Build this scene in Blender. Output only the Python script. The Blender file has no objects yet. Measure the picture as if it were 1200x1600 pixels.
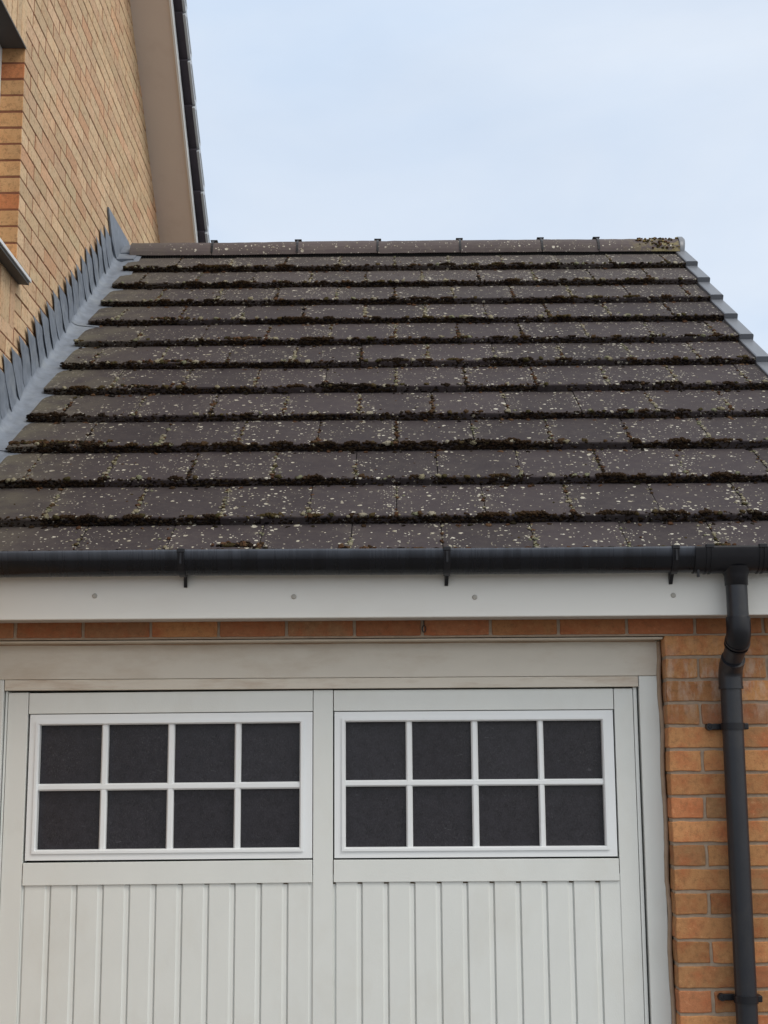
import bpy, bmesh, math, random
import numpy as np
from mathutils import Vector, Matrix, noise
R = math.radians
rnd = random.Random(7)
scene = bpy.context.scene
COL = scene.collection

# ------------------------------------------------------------------ camera
cam_data = bpy.data.cameras.new('camera')
cam = bpy.data.objects.new('camera', cam_data)
COL.objects.link(cam)
scene.camera = cam
cam_data.sensor_fit = 'HORIZONTAL'
cam_data.sensor_width = 36.0
cam_data.lens = 36.0 * 2219.56 / 1200.0
cam_data.clip_start = 0.1
cam_data.clip_end = 2000
PI_, YA, RO = R(10.1978), R(-0.4146), R(-0.3472)
F = Vector((math.sin(YA) * math.cos(PI_), math.cos(YA) * math.cos(PI_), math.sin(PI_)))
Rt = Vector((math.cos(YA), -math.sin(YA), 0))
Up = Rt.cross(F)
R2 = Rt * math.cos(RO) + Up * math.sin(RO)
U2 = -Rt * math.sin(RO) + Up * math.cos(RO)
M = Matrix((R2, U2, -F)).transposed().to_4x4()
M.translation = Vector((-0.889, -4.694, 1.75))
cam.matrix_world = M
scene.render.resolution_x = 768
scene.render.resolution_y = 1024

# ------------------------------------------------------------------ sky, sun, exposure
SUN_EL, SUN_AZ = R(50), R(128)          # azimuth: clockwise from +Y; light comes from the right
world = bpy.data.worlds.new('World')
scene.world = world
world.use_nodes = True
wn = world.node_tree.nodes
wl = world.node_tree.links
wn.clear()
wo = wn.new('ShaderNodeOutputWorld')
bg = wn.new('ShaderNodeBackground')
bg.inputs['Strength'].default_value = 0.1
sky = wn.new('ShaderNodeTexSky')
sky.sky_type = 'NISHITA'
sky.sun_disc = False
sky.sun_elevation = SUN_EL
sky.sun_rotation = SUN_AZ
tc = wn.new('ShaderNodeTexCoord')
mp = wn.new('ShaderNodeMapping')
mp.inputs['Scale'].default_value = (1.0, 1.0, 2.6)
ns = wn.new('ShaderNodeTexNoise')
ns.inputs['Scale'].default_value = 2.2
ns.inputs['Detail'].default_value = 6
ns.inputs['Roughness'].default_value = 0.55
rp = wn.new('ShaderNodeValToRGB')
rp.color_ramp.elements[0].position = 0.30
rp.color_ramp.elements[0].color = (0.80, 0.80, 0.80, 1)
rp.color_ramp.elements[1].position = 0.72
rp.color_ramp.elements[1].color = (0.97, 0.97, 0.97, 1)
mx = wn.new('ShaderNodeMix')
mx.data_type = 'RGBA'

# thin cloud: bluish gaps, whiter veils, and a broad glow round the veiled sun
n2 = wn.new('ShaderNodeTexNoise')
n2.inputs['Scale'].default_value = 2.6
n2.inputs['Detail'].default_value = 5
n2.inputs['Distortion'].default_value = 0.6
r2 = wn.new('ShaderNodeValToRGB')
r2.color_ramp.elements[0].position = 0.36
r2.color_ramp.elements[0].color = (0, 0, 0, 1)
r2.color_ramp.elements[1].position = 0.66
r2.color_ramp.elements[1].color = (1, 1, 1, 1)
cm = wn.new('ShaderNodeMix')
cm.data_type = 'RGBA'
cm.inputs[6].default_value = (5.7, 6.7, 8.1, 1)
cm.inputs[7].default_value = (6.8, 7.4, 8.25, 1)
dt = wn.new('ShaderNodeVectorMath')
dt.operation = 'DOT_PRODUCT'
dt.inputs[1].default_value = (math.sin(SUN_AZ) * math.cos(SUN_EL), math.cos(SUN_AZ) * math.cos(SUN_EL), math.sin(SUN_EL))
mr = wn.new('ShaderNodeMapRange')
mr.interpolation_type = 'SMOOTHSTEP'
mr.inputs['From Min'].default_value = 0.25
mr.inputs['From Max'].default_value = 1.0
gl = wn.new('ShaderNodeMix')
gl.data_type = 'RGBA'
gl.inputs[7].default_value = (12.8, 12.8, 12.4, 1)
wl.new(mp.outputs['Vector'], n2.inputs['Vector'])
wl.new(n2.outputs['Fac'], r2.inputs['Fac'])
wl.new(r2.outputs['Color'], cm.inputs[0])
wl.new(tc.outputs['Generated'], dt.inputs[0])
wl.new(dt.outputs['Value'], mr.inputs['Value'])
wl.new(mr.outputs['Result'], gl.inputs[0])
wl.new(cm.outputs[2], gl.inputs[6])
wl.new(gl.outputs[2], mx.inputs[7])
wl.new(tc.outputs['Generated'], mp.inputs['Vector'])
wl.new(mp.outputs['Vector'], ns.inputs['Vector'])
wl.new(ns.outputs['Fac'], rp.inputs['Fac'])
wl.new(rp.outputs['Color'], mx.inputs[0])
wl.new(sky.outputs['Color'], mx.inputs[6])
wl.new(mx.outputs[2], bg.inputs['Color'])
wl.new(bg.outputs['Background'], wo.inputs['Surface'])

sd = bpy.data.lights.new('sun', 'SUN')
sd.energy = 1.1
sd.angle = R(20)
sd.color = (1.0, 0.95, 0.88)
so = bpy.data.objects.new('sun', sd)
COL.objects.link(so)
sdir = Vector((math.sin(SUN_AZ) * math.cos(SUN_EL), math.cos(SUN_AZ) * math.cos(SUN_EL), math.sin(SUN_EL)))
so.rotation_euler = sdir.to_track_quat('Z', 'Y').to_euler()
so.location = (6, 0, 12)

vs = scene.view_settings
vs.view_transform = 'Standard'
vs.look = 'None'
vs.exposure = 0.27
vs.gamma = 1.0
scene.display_settings.display_device = 'sRGB'

# ------------------------------------------------------------------ node helpers
class NT:
    def __init__(self, name):
        self.m = bpy.data.materials.new(name)
        self.m.use_nodes = True
        self.t = self.m.node_tree
        self.n = self.t.nodes
        self.b = self.n['Principled BSDF']
    def new(self, kind, **kw):
        o = self.n.new(kind)
        for k, v in kw.items():
            if k.startswith('i_'):
                o.inputs[k[2:].replace('_', ' ')].default_value = v
            else:
                setattr(o, k, v)
        return o
    def link(self, a, b):
        self.t.links.new(a, b)
    def coord(self, scale=(1, 1, 1), src='Object'):
        c = self.new('ShaderNodeTexCoord')
        m = self.new('ShaderNodeMapping')
        m.inputs['Scale'].default_value = scale
        self.link(c.outputs[src], m.inputs['Vector'])
        return m.outputs['Vector']
    def noise(self, vec, scale, detail=4, rough=0.55, out='Fac'):
        o = self.new('ShaderNodeTexNoise')
        o.inputs['Scale'].default_value = scale
        o.inputs['Detail'].default_value = detail
        o.inputs['Roughness'].default_value = rough
        if vec is not None:
            self.link(vec, o.inputs['Vector'])
        return o.outputs[out]
    def ramp(self, fac, stops):
        o = self.new('ShaderNodeValToRGB')
        el = o.color_ramp.elements
        while len(el) < len(stops):
            el.new(0.5)
        for e, (p, c) in zip(el, stops):
            e.position = p
            e.color = (c[0], c[1], c[2], 1) if hasattr(c, '__len__') else (c, c, c, 1)
        self.link(fac, o.inputs['Fac'])
        return o.outputs['Color']
    def mix(self, fac, a, b, mode='MIX'):
        o = self.new('ShaderNodeMix', data_type='RGBA', blend_type=mode)
        for sock, v in ((o.inputs[0], fac), (o.inputs[6], a), (o.inputs[7], b)):
            if hasattr(v, 'is_linked'):
                self.link(v, sock)
            elif hasattr(v, '__len__'):
                sock.default_value = (v[0], v[1], v[2], 1)
            else:
                sock.default_value = v
        return o.outputs[2]
    def math(self, op, a, b=0.0, clamp=False):
        o = self.new('ShaderNodeMath', operation=op)
        o.use_clamp = clamp
        for i, v in enumerate((a, b)):
            if hasattr(v, 'is_linked'):
                self.link(v, o.inputs[i])
            else:
                o.inputs[i].default_value = v
        return o.outputs[0]
    def bump(self, h, dist=0.002, strength=0.6, normal=None):
        o = self.new('ShaderNodeBump')
        o.inputs['Distance'].default_value = dist
        o.inputs['Strength'].default_value = strength
        self.link(h, o.inputs['Height'])
        if normal is not None:
            self.link(normal, o.inputs['Normal'])
        self.link(o.outputs['Normal'], self.b.inputs['Normal'])
        return o.outputs['Normal']
    def col(self, v):
        if hasattr(v, 'is_linked'):
            self.link(v, self.b.inputs['Base Color'])
        else:
            self.b.inputs['Base Color'].default_value = (v[0], v[1], v[2], 1)
    def rough(self, v):
        if hasattr(v, 'is_linked'):
            self.link(v, self.b.inputs['Roughness'])
        else:
            self.b.inputs['Roughness'].default_value = v

def attr(t, name='tint'):
    a = t.new('ShaderNodeAttribute', attribute_name=name)
    s = t.new('ShaderNodeSeparateColor')
    t.link(a.outputs['Color'], s.inputs[0])
    return a.outputs['Color'], s.outputs

# bricks: per-brick random in the colour attribute selects its firing colour
def brick_material(name, stops, patchy=0.5, stain=False, blotch=(0.30, 0.12, 0.05), var=0.34):
    t = NT(name)
    v = t.coord()
    _, s = attr(t)
    base = t.ramp(s[0], stops)
    n1 = t.noise(v, 14, 5, 0.6)
    base = t.mix(t.math('MULTIPLY', t.ramp(n1, [(0.45, 0.0), (0.70, 1.0)]), patchy), base, blotch)
    n2 = t.noise(v, 180, 4, 0.7)
    base = t.mix(t.ramp(n2, [(0.30, 0.5), (0.42, 0.0)]), base, (0.16, 0.075, 0.03))
    n4 = t.noise(v, 55, 5, 0.72)
    base = t.mix(t.ramp(n4, [(0.36, 0.45), (0.50, 0.0)]), base, (0.17, 0.09, 0.045))
    base = t.mix(t.ramp(n4, [(0.56, 0.0), (0.74, 0.40)]), base, (0.62, 0.36, 0.19))
    val = t.new('ShaderNodeHueSaturation')
    t.link(base, val.inputs['Color'])
    t.link(t.math('ADD', t.math('MULTIPLY', s[1], var), 1.0 - var / 2), val.inputs['Value'])
    base = val.outputs['Color']
    if stain:   # lime bloom washed down the bricks beside the top of the opening
        sp = t.new('ShaderNodeSeparateXYZ')
        c = t.new('ShaderNodeTexCoord')
        t.link(c.outputs['Object'], sp.inputs[0])
        zz = t.math('SUBTRACT', 1.0, t.math('MULTIPLY', t.math('ABSOLUTE', t.math('SUBTRACT', sp.outputs[2], 2.02)), 6.5), True)
        st = t.noise(t.coord((9, 9, 3.2)), 3.0, 5, 0.65)
        f = t.math('MULTIPLY', t.ramp(st, [(0.47, 0.0), (0.62, 1.0)]), zz)
        base = t.mix(t.math('MULTIPLY', f, 0.55), base, (0.52, 0.45, 0.38))
    t.col(base)
    t.rough(0.92)
    t.b.inputs['Specular IOR Level'].default_value = 0.25
    n3 = t.noise(v, 420, 3, 0.7)
    h = t.math('ADD', t.math('MULTIPLY', n2, 0.6), t.math('MULTIPLY', n3, 0.4))
    t.bump(h, 0.0022, 0.8)
    return t.m

M_BRICK = brick_material('orange_stock_brick', [(0.0, (0.29, 0.155, 0.072)), (0.3, (0.38, 0.185, 0.078)),
                         (0.6, (0.43, 0.215, 0.090)), (0.85, (0.39, 0.140, 0.062)), (1.0, (0.27, 0.16, 0.085))], 0.80, True, (0.36, 0.110, 0.045), 0.50)
M_BUFF = brick_material('buff_facing_brick', [(0.0, (0.55, 0.40, 0.245)), (0.4, (0.61, 0.45, 0.285)),
                        (0.75, (0.59, 0.405, 0.26)), (0.93, (0.57, 0.34, 0.205)), (1.0, (0.58, 0.45, 0.28))], 0.42, False, (0.58, 0.32, 0.17), 0.24)
M_REVEAL = brick_material('shaded_reveal_brick', [(0.0, (0.50, 0.285, 0.135)), (0.45, (0.56, 0.315, 0.145)),
                          (0.85, (0.55, 0.30, 0.135)), (0.92, (0.50, 0.18, 0.075)), (1.0, (0.50, 0.20, 0.09))], 0.3, False, (0.45, 0.18, 0.06), 0.2)  # same house brick, shade of the side turned from the sun put into its colour

def simple(name, c, rough=0.6, spec=0.5, nscale=30, namt=0.15, bump=0.0, bscale=200, metallic=0.0, dirt=None, dscale=6, damt=0.4, coord=(1, 1, 1)):
    t = NT(name)
    v = t.coord(coord)
    n = t.noise(v, nscale, 5)
    d = [max(0, x * (1 - namt)) for x in c]
    l = [min(1, x * (1 + namt)) for x in c]
    base = t.mix(n, d, l)
    if dirt:
        n2 = t.noise(v, dscale, 6, 0.65)
        base = t.mix(t.math('MULTIPLY', t.ramp(n2, [(0.50, 0.0), (0.72, 1.0)]), damt), base, dirt)
    t.col(base)
    t.rough(t.math('ADD', t.math('MULTIPLY', n, 0.15), rough - 0.07))
    t.b.inputs['Specular IOR Level'].default_value = spec
    t.b.inputs['Metallic'].default_value = metallic
    if bump:
        t.bump(t.noise(v, bscale, 4, 0.6), bump, 0.6)
    return t.m

M_MORTAR = simple('sand_mortar', (0.33, 0.255, 0.19), 0.95, 0.2, 60, 0.3, 0.002, 300)
M_MORTAR_H = simple('brown_mortar', (0.21, 0.085, 0.048), 0.95, 0.2, 60, 0.3, 0.002, 300)
M_PAINT = simple('weathered_white_paint', (0.67, 0.685, 0.66), 0.42, 0.4, 9, 0.045, 0.0006, 260, dirt=(0.48, 0.43, 0.34), dscale=5, damt=0.16, coord=(1, 1, 0.6))
M_HEAD = simple('grimy_cream_paint', (0.60, 0.56, 0.49), 0.55, 0.35, 12, 0.06, 0.0008, 240, dirt=(0.40, 0.31, 0.22), dscale=4, damt=0.45, coord=(0.7, 1, 2.0))
M_RUST = simple('rust_marked_paint', (0.63, 0.58, 0.50), 0.55, 0.35, 12, 0.06, 0.0008, 240, dirt=(0.30, 0.16, 0.07), dscale=7, damt=0.45, coord=(0.5, 1, 3.0))
M_PVC = simple('white_window_plastic', (0.76, 0.78, 0.79), 0.3, 0.5, 8, 0.02)
M_BARGE = simple('dull_white_board', (0.70, 0.62, 0.56), 0.45, 0.4, 3, 0.04, dirt=(0.42, 0.30, 0.24), dscale=2, damt=0.3)
M_GRIME = simple('old_grime', (0.10, 0.075, 0.05), 0.95, 0.1)
M_DARK = simple('dark_void', (0.012, 0.010, 0.009), 0.9, 0.1)
M_RUBBER = simple('black_seal', (0.01, 0.01, 0.01), 0.8, 0.2)
M_CLIP = simple('black_plastic_clip', (0.007, 0.007, 0.010), 0.38, 0.35, 40, 0.2)
M_CREAM = simple('cream_lintel_paint', (0.50, 0.43, 0.34), 0.6, 0.3, 20, 0.2)
M_STEEL = simple('painted_steel_lintel', (0.085, 0.08, 0.075), 0.6, 0.4, 20, 0.25)
M_LEAD = simple('weathered_lead', (0.170, 0.193, 0.232), 0.6, 0.4, 22, 0.45, 0.0015, 60, dirt=(0.30, 0.32, 0.325), dscale=9, damt=0.45)
M_VERGE_H = simple('pale_verge_plastic', (0.42, 0.45, 0.48), 0.38, 0.5, 14, 0.08)
M_VERGE = simple('grey_verge_plastic', (0.135, 0.145, 0.165), 0.38, 0.5, 14, 0.08)
M_SCREW = simple('dull_nail_cap', (0.42, 0.40, 0.36), 0.4, 0.5)
M_CONC = simple('plain_render', (0.35, 0.30, 0.24), 0.9, 0.2)

# fascia plastic with dust stain
M_FASCIA = simple('white_fascia_plastic', (0.70, 0.685, 0.645), 0.32, 0.5, 5, 0.02, dirt=(0.50, 0.44, 0.36), dscale=4, damt=0.22, coord=(0.4, 1, 1))

# gutter plastic: black with a paler band towards the rim and vertical dribbles
def gutter_material():
    t = NT('black_gutter_plastic')
    v = t.coord((14, 1, 1))
    n = t.noise(v, 2.4, 5, 0.6)
    base = t.mix(t.ramp(n, [(0.35, 0.0), (0.75, 1.0)]), (0.004, 0.004, 0.006), (0.008, 0.009, 0.013))
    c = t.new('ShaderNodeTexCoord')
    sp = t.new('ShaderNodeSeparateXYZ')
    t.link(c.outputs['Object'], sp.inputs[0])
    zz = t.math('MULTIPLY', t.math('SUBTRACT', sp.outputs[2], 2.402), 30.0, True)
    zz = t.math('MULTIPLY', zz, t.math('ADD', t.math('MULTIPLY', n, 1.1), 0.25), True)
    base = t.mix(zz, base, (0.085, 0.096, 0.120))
    t.col(base)
    t.b.inputs['Specular IOR Level'].default_value = 0.3
    t.rough(t.math('ADD', t.math('MULTIPLY', n, 0.22), 0.16))
    t.b.inputs['IOR'].default_value = 1.5
    t.bump(t.noise(t.coord((1, 1, 1)), 30, 3), 0.0006, 0.4)
    return t.m
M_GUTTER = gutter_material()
M_PIPE = simple('black_downpipe_plastic', (0.012, 0.013, 0.018), 0.36, 0.5, 10, 0.25, 0.0006, 80, dirt=(0.030, 0.026, 0.024), dscale=9, damt=0.5)

# roof tile: dark concrete with crusts of pale lichen
def tile_material(name, dens=1.0, ridge=False):
    t = NT(name)
    v = t.coord()
    c = t.new('ShaderNodeTexCoord')
    sp = t.new('ShaderNodeSeparateXYZ')
    t.link(c.outputs['Object'], sp.inputs[0])
    _, s = attr(t)
    n0 = t.noise(v, 3.0, 4)
    g_ = 2.2 if ridge else 1.0
    base = t.mix(n0, (0.032 * g_, 0.0250 * g_, 0.0280 * g_), (0.049 * g_, 0.0390 * g_, 0.0425 * g_))
    hs = t.new('ShaderNodeHueSaturation')
    t.link(base, hs.inputs['Color'])
    t.link(t.math('ADD', t.math('MULTIPLY', s[0], 0.36), 0.84), hs.inputs['Value'])
    base = hs.outputs['Color']
    n1 = t.noise(v, 45, 6, 0.7)
    base = t.mix(t.ramp(n1, [(0.50, 0.0), (0.78, 0.35)]), base, (0.095, 0.080, 0.068))
    nearwall = t.math('SUBTRACT', 1.0, t.math('MULTIPLY', t.math('ADD', sp.outputs[0], 2.37), 2.6), True)
    up = t.math('MULTIPLY', t.math('SUBTRACT', sp.outputs[1], 2.0), 0.9, True)
    # algae film washed green-grey beside the lead
    base = t.mix(t.math('MULTIPLY', nearwall, t.ramp(t.noise(v, 7, 5, 0.65), [(0.36, 0.1), (0.62, 0.75)])), base, (0.125, 0.112, 0.080))
    base = t.mix(t.math('MULTIPLY', up, 0.35), base, (0.105, 0.090, 0.078))
    nb = t.noise(v, 3.2, 6, 0.7)
    vd = t.new('ShaderNodeVectorMath', operation='ADD')
    wob = t.new('ShaderNodeTexNoise')
    wob.inputs['Scale'].default_value = 70
    t.link(v, wob.inputs['Vector'])
    sc = t.new('ShaderNodeVectorMath', operation='SCALE')
    sc.inputs['Scale'].default_value = 0.012
    t.link(wob.outputs['Color'], sc.inputs[0])
    t.link(v, vd.inputs[0])
    t.link(sc.outputs[0], vd.inputs[1])
    tot = None
    for scale, thr, keep in ((50, 0.42, 0.86), (95, 0.40, 0.84), (28, 0.34, 1.06)):
        vo = t.new('ShaderNodeTexVoronoi')
        vo.feature = 'F1'
        vo.inputs['Scale'].default_value = scale
        t.link(vd.outputs[0], vo.inputs['Vector'])
        sc2 = t.new('ShaderNodeSeparateColor')
        t.link(vo.outputs['Color'], sc2.inputs[0])
        r = t.math('MULTIPLY', sc2.outputs[0], thr)
        inside = t.math('MULTIPLY', t.math('SUBTRACT', r, vo.outputs['Distance']), 14, True)
        k = t.math('ADD', t.math('MULTIPLY', nb, -1.7 * dens), keep + 0.76)
        k = t.math('SUBTRACT', k, t.math('MULTIPLY', s[2], 0.85 if not ridge else 0.3))
        pick = t.math('GREATER_THAN', sc2.outputs[1], k)
        f = t.math('MULTIPLY', inside, pick)
        tot = f if tot is None else t.math('MAXIMUM', tot, f)
    tot = t.math('MULTIPLY', tot, t.math('SUBTRACT', 1.0, t.math('MULTIPLY', nearwall, 0.75)))
    lich = t.mix(t.ramp(t.noise(v, 38, 3), [(0.35, 0.0), (0.65, 1.0)]), (0.30, 0.27, 0.19), (0.64, 0.61, 0.53))
    base = t.mix(t.math('MULTIPLY', t.ramp(t.noise(v, 16, 5, 0.7), [(0.46, 0.0), (0.66, 0.30)]), t.math('ADD', s[2], 0.25)), base, (0.165, 0.145, 0.120))
    base = t.mix(t.math('MULTIPLY', tot, 0.80), base, lich)
    if ridge:   # mustard and olive lichen crust on the last ridge tile
        e = t.math('MULTIPLY', t.math('SUBTRACT', sp.outputs[0], 0.40), 4.5, True)
        y1 = t.ramp(t.noise(v, 28, 6, 0.7), [(0.47, 0.0), (0.56, 0.9)])
        yc = t.mix(t.noise(v, 60, 4), (0.09, 0.075, 0.035), (0.34, 0.29, 0.15))
        base = t.mix(t.math('MULTIPLY', e, y1), base, yc)
    t.col(base)
    t.rough(0.88)
    t.b.inputs['Specular IOR Level'].default_value = 0.3
    h = t.math('ADD', t.math('MULTIPLY', t.noise(v, 260, 4, 0.7), 0.35), t.math('MULTIPLY', tot, 0.8))
    t.bump(h, 0.0022, 0.8)
    return t.m
M_TILE = tile_material('mossy_concrete_tile')
M_RIDGE = tile_material('ridge_concrete', 0.9, True)
M_HTILE = simple('dark_slate_tile', (0.055, 0.047, 0.060), 0.8, 0.3, 30, 0.25)

def moss_material():
    t = NT('moss_and_lichen')
    v = t.coord()
    c, s = attr(t)
    n = t.noise(v, 500, 4, 0.7)
    t.col(t.mix(1.0, c, t.ramp(n, [(0.3, 0.45), (0.7, 1.35)]), 'MULTIPLY'))
    t.rough(1.0)
    t.b.inputs['Specular IOR Level'].default_value = 0.1
    t.bump(n, 0.004, 1.0)
    return t.m
M_MOSS = moss_material()

def glass_material():
    t = NT('dark_screened_glass')
    v = t.coord()
    n = t.noise(v, 40, 4)
    base = t.mix(t.ramp(n, [(0.35, 0), (0.65, 1)]), (0.004, 0.0035, 0.005), (0.013, 0.012, 0.016))
    # fine woven film behind the pane
    w1 = t.new('ShaderNodeTexWave', wave_type='BANDS', bands_direction='X')
    w1.inputs['Scale'].default_value = 90
    w1.inputs['Distortion'].default_value = 1.2
    t.link(v, w1.inputs['Vector'])
    w2 = t.new('ShaderNodeTexWave', wave_type='BANDS', bands_direction='Z')
    w2.inputs['Scale'].default_value = 90
    w2.inputs['Distortion'].default_value = 1.2
    t.link(v, w2.inputs['Vector'])
    w = t.math('MULTIPLY', w1.outputs['Fac'], w2.outputs['Fac'])
    base = t.mix(t.math('MULTIPLY', w, 0.6), base, (0.040, 0.034, 0.040))
    dust = t.noise(t.coord((3, 1, 1)), 120, 5, 0.75)
    fab = t.noise(t.coord((1.6, 1, 1)), 170, 4, 0.85)
    base = t.mix(t.ramp(fab, [(0.42, 0.0), (0.68, 0.6)]), base, (0.052, 0.047, 0.056))
    big = t.ramp(t.noise(v, 7, 5, 0.6), [(0.42, 0.15), (0.68, 1.0)])
    base = t.mix(t.math('MULTIPLY', t.ramp(dust, [(0.56, 0.0), (0.76, 0.9)]), big), base, (0.16, 0.155, 0.155))
    sm = t.noise(t.coord((2.2, 1, 7)), 9, 6, 0.75)
    base = t.mix(t.math('MULTIPLY', t.ramp(sm, [(0.61, 0.0), (0.70, 0.55)]), big), base, (0.20, 0.20, 0.21))
    t.col(base)
    t.rough(0.24)
    t.b.inputs['Specular IOR Level'].default_value = 0.35
    t.bump(t.math('ADD', w, n), 0.0006, 0.5)
    return t.m
M_GLASS = glass_material()
M_HGLASS = simple('window_glass', (0.02, 0.022, 0.025), 0.06, 0.5)

def asphalt_material():
    t = NT('asphalt_drive')
    v = t.coord()
    t.col(t.mix(t.noise(v, 250, 3), (0.13, 0.125, 0.115), (0.27, 0.255, 0.235)))
    t.rough(0.9)
    t.bump(t.noise(v, 300, 3), 0.004, 0.7)
    return t.m
M_GROUND = asphalt_material()

# ------------------------------------------------------------------ mesh helpers
class MB:
    def __init__(self):
        self.v, self.f, self.c, self.s = [], [], [], []
    def add(self, verts, faces, col=None, smooth=False):
        o = len(self.v)
        self.v += [tuple(p) for p in verts]
        self.f += [tuple(i + o for i in f) for f in faces]
        self.c += [col or (0.5, 0.5, 0.5)] * len(faces)
        self.s += [smooth] * len(faces)
    def box(self, x0, x1, y0, y1, z0, z1, b=0.0, col=None, fn=None):
        bm = bmesh.new()
        bmesh.ops.create_cube(bm, size=1)
        bmesh.ops.scale(bm, vec=(x1 - x0, y1 - y0, z1 - z0), verts=bm.verts)
        if b:
            bmesh.ops.bevel(bm, geom=bm.edges, offset=b, segments=2, profile=0.5, affect='EDGES')
        vs = [(p.co.x + (x0 + x1) / 2, p.co.y + (y0 + y1) / 2, p.co.z + (z0 + z1) / 2) for p in bm.verts]
        if fn:
            vs = [fn(*p) for p in vs]
        bm.verts.index_update()
        self.add(vs, [[q.index for q in f.verts] for f in bm.faces], col)
        bm.free()
    def prism(self, poly, fn, n0, n1, col=None, cap=True, smooth=False):
        k = len(poly)
        vs = [fn(u, v, n0) for u, v in poly] + [fn(u, v, n1) for u, v in poly]
        fs = [(i, (i + 1) % k, k + (i + 1) % k, k + i) for i in range(k)]
        self.add(vs, fs, col, smooth)
        if cap:
            self.add(vs, [tuple(range(k)), tuple(range(2 * k - 1, k - 1, -1))], col)
    def tube(self, pts, r, n=24, cap=True, smooth=True, col=None):
        pts = [Vector(p) for p in pts]
        rs = r if hasattr(r, '__len__') else [r] * len(pts)
        rings = []
        for i, p in enumerate(pts):
            if i == 0: d = pts[1] - p
            elif i == len(pts) - 1: d = p - pts[i - 1]
            else: d = (pts[i + 1] - p).normalized() + (p - pts[i - 1]).normalized()
            d.normalize()
            a = Vector((1, 0, 0)) if abs(d.x) < 0.9 else Vector((0, 1, 0))
            u = (a - d * a.dot(d)).normalized()
            w = d.cross(u)
            rings.append([p + (u * math.cos(2 * math.pi * j / n) + w * math.sin(2 * math.pi * j / n)) * rs[i] for j in range(n)])
        vs = [q for ring in rings for q in ring]
        fs = [(i * n + j, i * n + (j + 1) % n, (i + 1) * n + (j + 1) % n, (i + 1) * n + j)
              for i in range(len(pts) - 1) for j in range(n)]
        self.add(vs, fs, col, smooth)
        if cap:
            self.add(rings[0], [tuple(range(n - 1, -1, -1))], col)
            self.add(rings[-1], [tuple(range(n))], col)
    def build(self, name, mat, parent=None, normals=True):
        me = bpy.data.meshes.new(name)
        me.from_pydata(self.v, [], self.f)
        me.materials.append(mat)
        me.polygons.foreach_set('use_smooth', self.s)
        ca = me.color_attributes.new('tint', 'FLOAT_COLOR', 'CORNER')
        cc = []
        for f, c in zip(self.f, self.c):
            cc += [c[0], c[1], c[2], 1.0] * len(f)
        ca.data.foreach_set('color', cc)
        if normals:
            bm = bmesh.new()
            bm.from_mesh(me)
            bmesh.ops.recalc_face_normals(bm, faces=bm.faces)
            bm.to_mesh(me)
            bm.free()
        me.update()
        o = bpy.data.objects.new(name, me)
        COL.objects.link(o)
        if parent:
            o.parent = parent
        return o

def empty(name, label, cat):
    o = bpy.data.objects.new(name, None)
    COL.objects.link(o)
    o['label'] = label
    o['category'] = cat
    return o

def clip_poly(poly, a, b, c):       # keep a*u + b*v <= c
    out = []
    for i in range(len(poly)):
        p, q = poly[i], poly[(i + 1) % len(poly)]
        dp, dq = a * p[0] + b * p[1] - c, a * q[0] + b * q[1] - c
        if dp <= 0: out.append(p)
        if (dp < 0 < dq) or (dq < 0 < dp):
            k = dp / (dp - dq)
            out.append((p[0] + (q[0] - p[0]) * k, p[1] + (q[1] - p[1]) * k))
    return out

def brick(mb, u0, u1, v0, v1, fn, depth=0.03, bev=0.0028, clips=(), rough=0.0009, recess=0.0, red=None):
    poly = [(u0, v0), (u1, v0), (u1, v1), (u0, v1)]
    for c in clips:
        poly = clip_poly(poly, *c)
        if len(poly) < 3: return
    cu = sum(p[0] for p in poly) / len(poly); cv = sum(p[1] for p in poly) / len(poly)
    if max(p[0] for p in poly) - min(p[0] for p in poly) < 0.012: return
    pts = []
    for i in range(len(poly)):
        p, q = poly[i], poly[(i + 1) % len(poly)]
        L = math.hypot(q[0] - p[0], q[1] - p[1])
        n = max(2, int(L / 0.028))
        for j in range(n):
            k = j / n
            if j == 0:   # clipped corner
                e = min(0.003 / max(L, 1e-4), 0.3)
                pts.append((p[0] + (q[0] - p[0]) * e, p[1] + (q[1] - p[1]) * e))
            else:
                pts.append((p[0] + (q[0] - p[0]) * k, p[1] + (q[1] - p[1]) * k))
        e = 1 - min(0.003 / max(L, 1e-4), 0.3)
        pts.append((p[0] + (q[0] - p[0]) * e, p[1] + (q[1] - p[1]) * e))
    pts = [(u + rnd.uniform(-rough, rough), v + rnd.uniform(-rough, rough)) for u, v in pts]
    k = len(pts)
    def inset(d):
        out = []
        for u, v in pts:
            du, dv = cu - u, cv - v
            out.append((u + max(-d, min(d, du)), v + max(-d, min(d, dv))))
        return out
    off = rnd.uniform(-0.0012, 0.0012) - recess
    tilt = rnd.uniform(-0.004, 0.004)
    r0 = [fn(u, v, -depth) for u, v in pts]
    r1 = [fn(u, v, off - bev + tilt * (u - cu)) for u, v in pts]
    r2 = [fn(u, v, off - bev * 0.3 + tilt * (u - cu)) for u, v in inset(bev * 0.35)]
    r3 = [fn(u, v, off + tilt * (u - cu)) for u, v in inset(bev * 1.2)]
    vs = r0 + r1 + r2 + r3
    fs = []
    for a in range(3):
        fs += [(a * k + i, a * k + (i + 1) % k, (a + 1) * k + (i + 1) % k, (a + 1) * k + i) for i in range(k)]
    col = (rnd.random() if red is None else red + rnd.uniform(-0.22, 0.12), rnd.random() * (1 if red is None else 0.5), rnd.random())
    mb.add(vs, fs + [tuple(range(3 * k, 4 * k))], col)

def facade(u, v, n):     # garage front: u = X, v = Z, outward = -Y
    return (u, -n, v)

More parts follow.
